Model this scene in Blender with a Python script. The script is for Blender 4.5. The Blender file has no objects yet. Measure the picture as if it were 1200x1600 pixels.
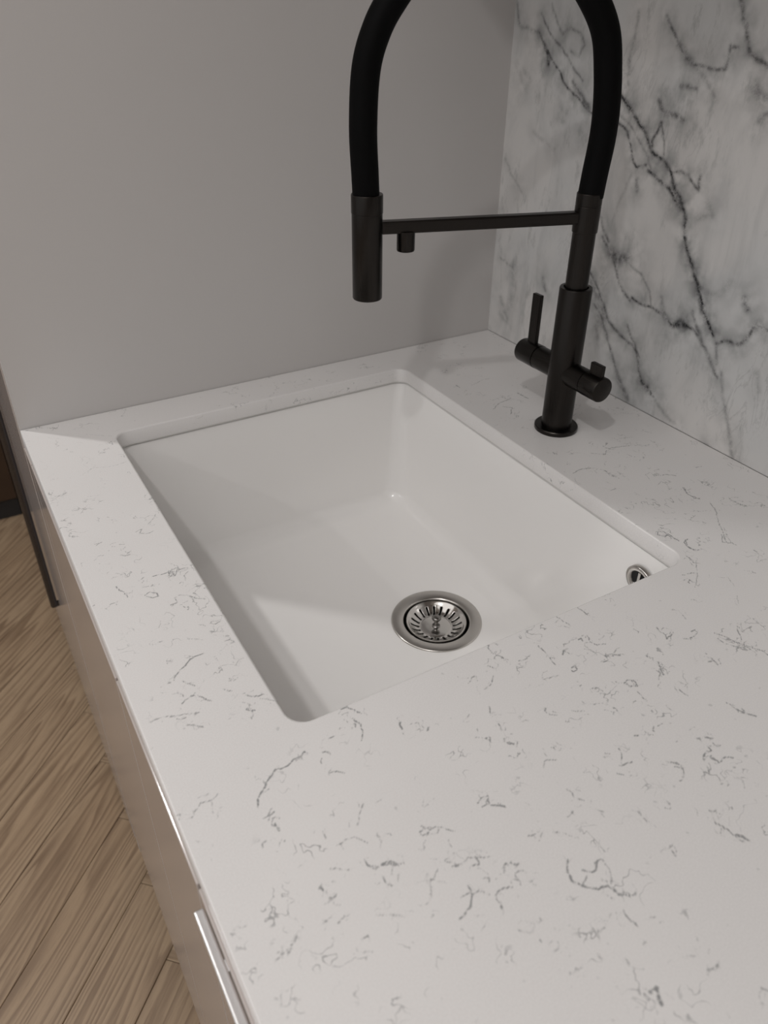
import bpy, bmesh, math, random
import numpy as np
from mathutils import Vector, Matrix, Euler

# ------------------------------------------------------------------ camera, world, lights, exposure
# World frame: floor z = 0, worktop surface z = 0.88. x grows from the worktop's front edge towards the
# marble, the grey wall stands at y = 0 and the worktop runs from it towards -y.
H = 0.88
S = bpy.context.scene
COL = S.collection
PI = math.pi

cam_data = bpy.data.cameras.new('camera')
cam = bpy.data.objects.new('camera', cam_data)
COL.objects.link(cam)
cam.location = (-0.038613, -0.949607, 0.447041 + H)
cam.rotation_euler = (0.980532, -0.008226, -0.525901)
cam_data.sensor_fit = 'VERTICAL'
cam_data.sensor_height = 36.0
cam_data.lens = 1208.043313 / 1600.0 * 36.0
cam_data.clip_start = 0.02
cam_data.dof.use_dof = True
cam_data.dof.focus_distance = 0.78
cam_data.dof.aperture_fstop = 8.0
S.camera = cam

S.view_settings.view_transform = 'Standard'
S.view_settings.look = 'None'
S.view_settings.gamma = 1.0
S.view_settings.use_curve_mapping = False
S.view_settings.exposure = 0.20

world = bpy.data.worlds.new('world')
S.world = world
world.use_nodes = True
wn = world.node_tree
wbg = wn.nodes['Background']
wbg.inputs['Color'].default_value = (0.985, 0.985, 1.0, 1)
wbg.inputs['Strength'].default_value = 0.46

CEIL = 2.40


def downlight(x, y, power, radius, name):
    d = bpy.data.lights.new(name, 'AREA')
    d.shape = 'DISK'
    d.size = radius * 2
    d.energy = power
    d.color = (1.0, 0.98, 0.965)
    d.spread = math.radians(150)
    o = bpy.data.objects.new(name, d)
    o.location = (x, y, CEIL - 0.012)
    COL.objects.link(o)
    return o


DOWNLIGHTS = [(-0.69, 0.665, 7.4, 0.035), (-0.56, -1.12, 4.5, 0.035), (-1.9, -0.3, 3.0, 0.035), (-1.9, -2.1, 5.0, 0.035)]
for lx, ly, lp, lr in DOWNLIGHTS:
    downlight(lx, ly, lp, lr, 'downlight_beam')
# wide soft fill light under the ceiling, added for ambient light
pd = bpy.data.lights.new('ambient_fill', 'AREA')
pd.shape = 'RECTANGLE'
pd.size, pd.size_y = 2.2, 3.0
pd.energy = 17.0
pd.color = (1.0, 0.985, 0.975)
po = bpy.data.objects.new('ambient_fill', pd)
po.location = (-1.15, -1.2, CEIL - 0.03)
COL.objects.link(po)


# ------------------------------------------------------------------ helpers
def tag(o, label=None, cat=None, group=None, kind=None):
    if label: o['label'] = label
    if cat: o['category'] = cat
    if group: o['group'] = group
    if kind: o['kind'] = kind
    return o


def empty(name, loc=(0, 0, 0), rz=0.0):
    o = bpy.data.objects.new(name, None)
    o.empty_display_size = 0.05
    o.location = loc
    o.rotation_euler = (0, 0, rz)
    COL.objects.link(o)
    return o


def link(name, me, mat, parent=None, smooth=False, auto=None):
    o = bpy.data.objects.new(name, me)
    COL.objects.link(o)
    if mat is not None:
        me.materials.append(mat)
    if parent is not None:
        o.parent = parent
    if smooth:
        me.polygons.foreach_set('use_smooth', [True] * len(me.polygons))
        if auto:
            try:
                me.set_sharp_from_angle(angle=math.radians(auto))
            except Exception:
                pass
    me.update()
    return o


class MB:
    """collects shapes in one bmesh"""
    def __init__(self):
        self.bm = bmesh.new()

    def box(self, x0, x1, y0, y1, z0, z1, bevel=0.0, seg=2):
        r = bmesh.ops.create_cube(self.bm, size=1.0)
        vs = r['verts']
        for v in vs:
            v.co = Vector(((x0 + x1) / 2 + v.co.x * (x1 - x0), (y0 + y1) / 2 + v.co.y * (y1 - y0),
                           (z0 + z1) / 2 + v.co.z * (z1 - z0)))
        if bevel > 0:
            es = list({e for v in vs for e in v.link_edges})
            bmesh.ops.bevel(self.bm, geom=es, offset=bevel, segments=seg, profile=0.5, affect='EDGES')
        return self

    def loft(self, rings, cap0=True, cap1=True, closed=True):
        vr = [[self.bm.verts.new(p) for p in r] for r in rings]
        n = len(rings[0])
        for a, b in zip(vr[:-1], vr[1:]):
            for i in range(n if closed else n - 1):
                j = (i + 1) % n
                self.bm.faces.new((a[i], a[j], b[j], b[i]))
        if cap0: self.bm.faces.new(list(reversed(vr[0])))
        if cap1: self.bm.faces.new(vr[-1])
        return self

    def lathe(self, prof, origin=(0, 0, 0), axis=(0, 0, 1), n=64, cap0=True, cap1=True):
        ax = Vector(axis).normalized()
        t = Vector((1, 0, 0)) if abs(ax.x) < 0.9 else Vector((0, 1, 0))
        u = ax.cross(t).normalized()
        w = ax.cross(u)
        o = Vector(origin)
        rings = []
        for r, h in prof:
            rings.append([o + ax * h + (u * math.cos(2 * PI * i / n) + w * math.sin(2 * PI * i / n)) * r for i in range(n)])
        return self.loft(rings, cap0, cap1)

    def tube(self, pts, r, n=32):
        pts = [Vector(p) for p in pts]
        rings = []
        side = None
        for i, p in enumerate(pts):
            d = (pts[min(i + 1, len(pts) - 1)] - pts[max(i - 1, 0)]).normalized()
            if side is None:
                side = Vector((0, 1, 0)) if abs(d.y) < 0.9 else Vector((1, 0, 0))
            side = (side - d * side.dot(d)).normalized()
            up = d.cross(side)
            rings.append([p + (side * math.cos(2 * PI * k / n) + up * math.sin(2 * PI * k / n)) * r for k in range(n)])
        return self.loft(rings)

    def build(self, name, mat, parent=None, smooth=False, auto=35):
        bmesh.ops.recalc_face_normals(self.bm, faces=self.bm.faces)
        me = bpy.data.meshes.new(name)
        self.bm.to_mesh(me)
        self.bm.free()
        return link(name, me, mat, parent, smooth, auto)


def catmull(P, per=12):
    P = [np.array(p, float) for p in P]
    P = [2 * P[0] - P[1]] + P + [2 * P[-1] - P[-2]]
    out = []
    for i in range(1, len(P) - 2):
        a, b, c, d = P[i - 1:i + 3]
        for k in range(per):
            t = k / per
            out.append(0.5 * ((2 * b) + (c - a) * t + (2 * a - 5 * b + 4 * c - d) * t * t + (-a + 3 * b - 3 * c + d) * t ** 3))
    out.append(P[-2])
    return out


# ------------------------------------------------------------------ materials
class NT:
    def __init__(self, name):
        self.m = bpy.data.materials.new(name)
        self.m.use_nodes = True
        self.t = self.m.node_tree
        self.b = self.t.nodes['Principled BSDF']

    def n(self, kind, **kw):
        nd = self.t.nodes.new(kind)
        for k, v in kw.items():
            setattr(nd, k, v)
        return nd

    def l(self, a, b):
        self.t.links.new(a, b)

    def val(self, sock, v):
        sock.default_value = v

    def math(self, op, a, b=None, c=None, clamp=False):
        nd = self.n('ShaderNodeMath', operation=op)
        nd.use_clamp = clamp
        for i, s in enumerate((a, b, c)):
            if s is None: continue
            if isinstance(s, (int, float)): nd.inputs[i].default_value = s
            else: self.l(s, nd.inputs[i])
        return nd.outputs[0]

    def noise(self, vec, scale, detail=2.0, rough=0.5, dist=0.0):
        nd = self.n('ShaderNodeTexNoise')
        self.l(vec, nd.inputs['Vector'])
        nd.inputs['Scale'].default_value = scale
        nd.inputs['Detail'].default_value = detail
        nd.inputs['Roughness'].default_value = rough
        nd.inputs['Distortion'].default_value = dist
        return nd

    def ramp(self, fac, stops, interp='LINEAR'):
        nd = self.n('ShaderNodeValToRGB')
        self.l(fac, nd.inputs[0])
        cr = nd.color_ramp
        cr.interpolation = interp
        while len(cr.elements) > 1: cr.elements.remove(cr.elements[-1])
        cr.elements[0].position = stops[0][0]
        cr.elements[0].color = (*stops[0][1], 1) if len(stops[0][1]) == 3 else stops[0][1]
        for p, c in stops[1:]:
            e = cr.elements.new(p)
            e.color = (*c, 1)
        return nd.outputs[0]

    def mix(self, fac, a, b, kind='MIX'):
        nd = self.n('ShaderNodeMix', data_type='RGBA', blend_type=kind)
        for s, i in ((fac, 0), (a, 6), (b, 7)):
            if isinstance(s, (int, float)): nd.inputs[i].default_value = s
            elif isinstance(s, tuple): nd.inputs[i].default_value = (*s, 1)
            else: self.l(s, nd.inputs[i])
        return nd.outputs[2]

    def mapr(self, v, a, b, c=0.0, d=1.0, smooth=True):
        nd = self.n('ShaderNodeMapRange')
        if smooth: nd.interpolation_type = 'SMOOTHSTEP'
        self.l(v, nd.inputs[0])
        for i, q in enumerate((a, b, c, d)): nd.inputs[i + 1].default_value = q
        return nd.outputs[0]

    def obj(self):
        return self.n('ShaderNodeTexCoord').outputs['Object']

    def bump(self, h, strength, dist):
        nd = self.n('ShaderNodeBump')
        nd.inputs['Strength'].default_value = strength
        nd.inputs['Distance'].default_value = dist
        self.l(h, nd.inputs['Height'])
        self.l(nd.outputs[0], self.b.inputs['Normal'])

    def set(self, col=None, rough=None, metal=None, spec=None, coat=None, coat_rough=None, ior=None):
        I = self.b.inputs
        if col is not None: I['Base Color'].default_value = (*col, 1)
        if rough is not None: I['Roughness'].default_value = rough
        if metal is not None: I['Metallic'].default_value = metal
        if spec is not None: I['Specular IOR Level'].default_value = spec
        if coat is not None: I['Coat Weight'].default_value = coat
        if coat_rough is not None: I['Coat Roughness'].default_value = coat_rough
        if ior is not None: I['IOR'].default_value = ior
        return self


def mat_plain(name, col, rough, metal=0.0, vary=0.0, scale=30.0, spec=None, bump=0.0):
    t = NT(name).set(col, rough, metal, spec)
    if vary or bump:
        o = t.obj()
        nz = t.noise(o, scale, 3)
        c = t.mix(nz.outputs[0], tuple(v * (1 - vary) for v in col), tuple(min(1, v * (1 + vary)) for v in col))
        t.l(c, t.b.inputs['Base Color'])
        if bump: t.bump(nz.outputs[0], bump, 0.001)
    return t.m


def mat_quartz():
    t = NT('white_quartz').set(None, 0.26, 0, 0.45)
    o = t.obj()
    at = t.n('ShaderNodeAttribute', attribute_name='fleck')
    A = at.outputs['Fac']
    fine = t.noise(o, 380, 3, 0.6)
    grit = t.mapr(fine.outputs[0], 0.30, 0.66, 0.25, 1.55, False)
    tr = t.math('MULTIPLY', A, grit, clamp=True)
    traced = t.math('MULTIPLY', t.mapr(tr, 0.10, 0.62), t.math('MULTIPLY_ADD', A, 0.45, 0.5), clamp=True)
    # thin procedural worm-like hairs, broken up into short pieces
    warp = t.noise(o, 60, 2)
    add = t.n('ShaderNodeVectorMath', operation='MULTIPLY_ADD')
    t.l(warp.outputs['Color'], add.inputs[0]); add.inputs[1].default_value = (0.012,) * 3; t.l(o, add.inputs[2])
    n1 = t.noise(add.outputs[0], 62, 2.5, 0.55)
    d = t.math('ABSOLUTE', t.math('SUBTRACT', n1.outputs[0], 0.5))
    line = t.mapr(d, 0.003, 0.014, 1, 0)
    m1 = t.mapr(t.noise(o, 48, 2).outputs[0], 0.52, 0.62)
    m2 = t.mapr(t.noise(o, 14, 1).outputs[0], 0.44, 0.58)
    hair = t.math('MULTIPLY', t.math('MULTIPLY', line, m1), m2)
    hair = t.math('MULTIPLY', hair, 0.6)
    sp = t.mapr(t.noise(o, 150, 1).outputs[0], 0.74, 0.80)
    hair = t.math('MAXIMUM', hair, t.math('MULTIPLY', sp, 0.25))
    f = t.math('MAXIMUM', traced, hair)
    base = t.mix(t.mapr(t.noise(o, 900, 1).outputs[0], 0.3, 0.7), (0.722, 0.706, 0.697), (0.762, 0.746, 0.737))
    cloud = t.mapr(t.noise(o, 7, 2).outputs[0], 0.35, 0.7)
    base = t.mix(t.math('MULTIPLY', cloud, 0.35), base, (0.79, 0.772, 0.76))
    c = t.mix(f, base, (0.19, 0.195, 0.20))
    t.l(c, t.b.inputs['Base Color'])
    return t.m


def mat_marble():
    t = NT('veined_white_marble').set(None, 0.22, 0, 0.5)
    o = t.obj()
    at = t.n('ShaderNodeAttribute', attribute_name='vein')
    V = at.outputs['Fac']
    at2 = t.n('ShaderNodeAttribute', attribute_name='halo')
    Hh = at2.outputs['Fac']
    g = t.mapr(t.noise(o, 130, 5, 0.7).outputs[0], 0.34, 0.60, 0.2, 1.5, False)
    v = t.math('MULTIPLY', V, g, clamp=True)
    # stretched coordinates: the stone's grain runs down and towards the viewer
    mp = t.n('ShaderNodeMapping')
    t.l(o, mp.inputs[0])
    mp.inputs['Rotation'].default_value = (math.radians(-24), 0, 0)
    mp.inputs['Scale'].default_value = (1, 1.9, 0.75)
    w = t.noise(mp.outputs[0], 9, 5, 0.6, 1.2)
    grey = t.mapr(w.outputs[0], 0.45, 0.72)
    w2 = t.noise(mp.outputs[0], 16, 6, 0.62, 1.8)
    d = t.math('ABSOLUTE', t.math('SUBTRACT', w2.outputs[0], 0.5))
    thin = t.math('MULTIPLY', t.mapr(d, 0.0, 0.03, 1, 0), t.mapr(t.noise(o, 7, 3).outputs[0], 0.52, 0.68))
    blu = t.mapr(t.noise(o, 5.5, 3).outputs[0], 0.42, 0.62)
    base = t.mix(t.math('MULTIPLY', blu, 0.55), (0.655, 0.64, 0.625), (0.55, 0.565, 0.57))
    base = t.mix(t.math('MULTIPLY', grey, 0.42), base, (0.40, 0.405, 0.405))
    base = t.mix(t.math('MULTIPLY', thin, 0.25), base, (0.24, 0.24, 0.245))
    base = t.mix(t.math('MULTIPLY', Hh, t.mapr(t.noise(o, 45, 4).outputs[0], 0.35, 0.62, 0.0, 1.25, False), clamp=True), base, (0.20, 0.205, 0.205))
    mot = t.mapr(t.noise(mp.outputs[0], 30, 6, 0.7).outputs[0], 0.52, 0.70)
    zone = t.mapr(t.noise(o, 8, 3).outputs[0], 0.42, 0.62)
    base = t.mix(t.math('MULTIPLY', t.math('MULTIPLY', mot, zone), 0.55), base, (0.30, 0.305, 0.30))
    c = t.mix(v, base, (0.045, 0.045, 0.048))
    t.l(c, t.b.inputs['Base Color'])
    return t.m


def mat_oak():
    t = NT('limed_oak').set(None, 0.42, 0, 0.4)
    uvn = t.n('ShaderNodeUVMap', uv_map='grain')
    uv = uvn.outputs[0]
    at = t.n('ShaderNodeAttribute', attribute_name='tone')
    tone = at.outputs['Fac']
    sep = t.n('ShaderNodeSeparateXYZ'); t.l(uv, sep.inputs[0])
    # growth rings: contour bands of a long stretched noise => cathedral grain
    comb = t.n('ShaderNodeCombineXYZ')
    t.l(t.math('MULTIPLY', sep.outputs[0], 0.06), comb.inputs[0])
    t.l(sep.outputs[1], comb.inputs[1])
    n0 = t.noise(comb.outputs[0], 9, 2, 0.5, 0.0)
    bands = t.math('FRACT', t.math('MULTIPLY', n0.outputs[0], 26))
    b1 = t.mapr(bands, 0.0, 0.75, 0, 1)
    b2 = t.mapr(bands, 0.86, 1.0, 1, 0)
    band = t.math('MULTIPLY', b1, b2)
    dark = t.math('SUBTRACT', 1.0, band)
    comb2 = t.n('ShaderNodeCombineXYZ')
    t.l(t.math('MULTIPLY', sep.outputs[0], 0.05), comb2.inputs[0])
    t.l(sep.outputs[1], comb2.inputs[1])
    fine = t.noise(comb2.outputs[0], 520, 3, 0.6)
    mid = t.noise(comb2.outputs[0], 90, 3, 0.6)
    broad = t.noise(comb.outputs[0], 6, 2)
    c = t.mix(t.mapr(tone, 0, 1, 0, 1, False), (0.32, 0.222, 0.138), (0.40, 0.29, 0.188))
    c = t.mix(t.math('MULTIPLY', t.mapr(broad.outputs[0], 0.35, 0.65), 0.45), c, (0.43, 0.325, 0.22))
    c = t.mix(t.math('MULTIPLY', dark, t.mapr(mid.outputs[0], 0.3, 0.6, 0.2, 0.75)), c, (0.16, 0.10, 0.06))
    c = t.mix(t.math('MULTIPLY', t.mapr(fine.outputs[0], 0.45, 0.75), 0.5), c, (0.18, 0.125, 0.08))
    t.l(c, t.b.inputs['Base Color'])
    t.bump(fine.outputs[0], 0.15, 0.0006)
    return t.m


def mat_brushed(name, col, rough, axis_scale):
    """metal with fine brushing; axis_scale stretches the streaks"""
    t = NT(name).set(col, rough, 1.0)
    o = t.obj()
    mp = t.n('ShaderNodeMapping'); t.l(o, mp.inputs[0]); mp.inputs['Scale'].default_value = axis_scale
    nz = t.noise(mp.outputs[0], 1.0, 3, 0.6)
    t.l(t.mapr(nz.outputs[0], 0.3, 0.7, rough * 0.85, rough * 1.18, False), t.b.inputs['Roughness'])
    c = t.mix(nz.outputs[0], tuple(v * 0.86 for v in col), tuple(v * 1.14 for v in col))
    t.l(c, t.b.inputs['Base Color'])
    return t.m


QUARTZ = mat_quartz()
MARBLE = mat_marble()
OAK = mat_oak()
WALLP = mat_plain('grey_wall_paint', (0.585, 0.566, 0.555), 0.55, vary=0.025, scale=900, bump=0.05, spec=0.3)
CEILP = mat_plain('white_ceiling_paint', (0.8, 0.79, 0.77), 0.9, vary=0.01, scale=40)
CERAMIC = mat_plain('white_ceramic', (0.875, 0.862, 0.848), 0.16, vary=0.004, scale=20)
LACQ = mat_plain('taupe_gloss_lacquer', (0.47, 0.42, 0.395), 0.13, vary=0.02, scale=3)
LACQ.node_tree.nodes['Principled BSDF'].inputs['Specular IOR Level'].default_value = 0.5
CARC = mat_plain('cabinet_board', (0.33, 0.30, 0.28), 0.6, vary=0.03, scale=40)
PLINTH = mat_plain('dark_plinth', (0.02, 0.02, 0.022), 0.4, vary=0.05, scale=40)
WALNUT = mat_plain('dark_brown_board', (0.050, 0.028, 0.016), 0.35, vary=0.3, scale=12)
GUN = mat_brushed('gunmetal', (0.036, 0.0325, 0.030), 0.31, (900, 900, 12))
GUN2 = mat_brushed('gunmetal_barrel', (0.034, 0.031, 0.0285), 0.31, (900, 12, 900))
RUBBER = mat_plain('black_rubber_hose', (0.0022, 0.0022, 0.0024), 0.6, vary=0.05, scale=60, spec=0.08)
SATIN = mat_plain('satin_steel', (0.54, 0.52, 0.495), 0.27, metal=1.0, vary=0.03, scale=200)
CHROME = mat_plain('polished_steel', (0.60, 0.585, 0.565), 0.12, metal=1.0, vary=0.03, scale=60)
DARKST = mat_plain('shaded_steel', (0.05, 0.048, 0.045), 0.4, metal=1.0, vary=0.05, scale=80)  # drain cup: shade below the basket put into the steel's colour
KNOB = mat_plain('dull_steel', (0.24, 0.23, 0.22), 0.24, metal=1.0, vary=0.05, scale=80)
HOLE = mat_plain('cavity_shade', (0.006, 0.006, 0.006), 0.7, vary=0.05, scale=60)
SEAL = mat_plain('grey_silicone', (0.56, 0.55, 0.53), 0.4, vary=0.03, scale=90)
BAR = mat_plain('brushed_bar_metal', (0.85, 0.84, 0.84), 0.3, metal=1.0, vary=0.03, scale=90)
BLACKBAR = mat_plain('black_bar_metal', (0.12, 0.118, 0.125), 0.2, metal=1.0, vary=0.05, scale=90)

# ------------------------------------------------------------------ room shell
XM = 0.71          # face of the marble
# floor: oak planks laid in herringbone, one mesh
def make_floor():
    w, n = 0.108, 6
    L = w * n
    rnd = random.Random(5)
    ca = math.cos(PI / 4)
    verts, faces, uvs, tones = [], [], [], []
    gap = 0.0005
    ox, oy = -0.014, -0.060
    # left corner of an H plank's end is lattice point (i+n, i+1)
    def world(a, b):
        # a along 45 deg, b along 135 deg
        return (ox + ((a - n) * ca - (b - 1) * ca) * w, oy + ((a - n) * ca + (b - 1) * ca) * w)
    def plank(a0, a1, b0, b1, horiz):
        cx, cy = world((a0 + a1) / 2, (b0 + b1) / 2)
        if not (-3.2 < cx < 1.3 and -3.6 < cy < 2.6): return
        g = gap / w
        A0, A1, B0, B1 = a0 + g, a1 - g, b0 + g, b1 - g
        e = 0.0008 / w
        top = [(A0 + e, B0 + e), (A1 - e, B0 + e), (A1 - e, B1 - e), (A0 + e, B1 - e)]
        mid = [(A0, B0), (A1, B0), (A1, B1), (A0, B1)]
        k = len(verts)
        for p in top: verts.append((*world(*p), 0.0))
        for p in mid: verts.append((*world(*p), -0.0009))
        for p in mid: verts.append((*world(*p), -0.012))
        fs = [(0, 1, 2, 3)] + [(4 + i, 4 + (i + 1) % 4, (i + 1) % 4, i) for i in range(4)] + \
             [(8 + i, 8 + (i + 1) % 4, 4 + (i + 1) % 4, 4 + i) for i in range(4)]
        u0, v0 = rnd.uniform(0, 50), rnd.uniform(0, 50)
        flip = rnd.choice((-1, 1))
        allp = top + mid + mid
        tn = rnd.random()
        for f in fs:
            faces.append(tuple(k + i for i in f))
            for i in f:
                p = allp[i]
                if horiz: uvs.append((u0 + flip * (p[0] - a0) * w, v0 + (p[1] - b0) * w))
                else: uvs.append((u0 + flip * (p[1] - b0) * w, v0 + (p[0] - a0) * w))
                tones.append(tn)
    R = 60
    for i in range(-R, R):
        for j in range(-8, 9):
            plank(i + 2 * n * j, i + 2 * n * j + n, i, i + 1, True)
    for c in range(-R, R):
        for j in range(-8, 9):
            a = c + 2 * n * j
            plank(a, a + 1, c - 2 * n + 1, c - n + 1, False)
    # dark joints below the planks
    k = len(verts)
    verts.extend([(-3.2, -3.6, -0.004), (1.3, -3.6, -0.004), (1.3, 2.6, -0.004), (-3.2, 2.6, -0.004)])
    me = bpy.data.meshes.new('floor')
    faces.append((k, k + 1, k + 2, k + 3)); uvs.extend([(0, 0)] * 4); tones.extend([0.0] * 4)
    me.from_pydata(verts, [], faces)
    uvl = me.uv_layers.new(name='grain')
    uvl.data.foreach_set('uv', np.array(uvs, 'f').ravel())
    at = me.attributes.new('tone', 'FLOAT', 'CORNER')
    at.data.foreach_set('value', np.array(tones, 'f'))
    o = link('floor', me, OAK)
    me.materials.append(PLINTH)
    me.polygons[len(faces) - 1].material_index = 1
    tag(o, kind='structure')
    return o


make_floor()
tag(MB().box(0.002, 0.80, 0.0, 0.018, 0.0, CEIL).build('wall_back', WALLP), kind='structure')
tag(MB().box(0.735, 0.85, -3.2, 0.0, 0.0, CEIL).build('wall_right', WALLP), kind='structure')
tag(MB().box(-3.2, 1.3, 1.34, 1.44, 0.0, CEIL).build('wall_far', WALLP), kind='structure')
tag(MB().box(-3.2, 0.85, -3.7, -3.6, 0.0, CEIL).build('wall_front', WALLP), kind='structure')
tag(MB().box(-3.2, 1.3, -3.6, 2.6, CEIL, CEIL + 0.1).build('ceiling', CEILP), kind='structure')

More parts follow.
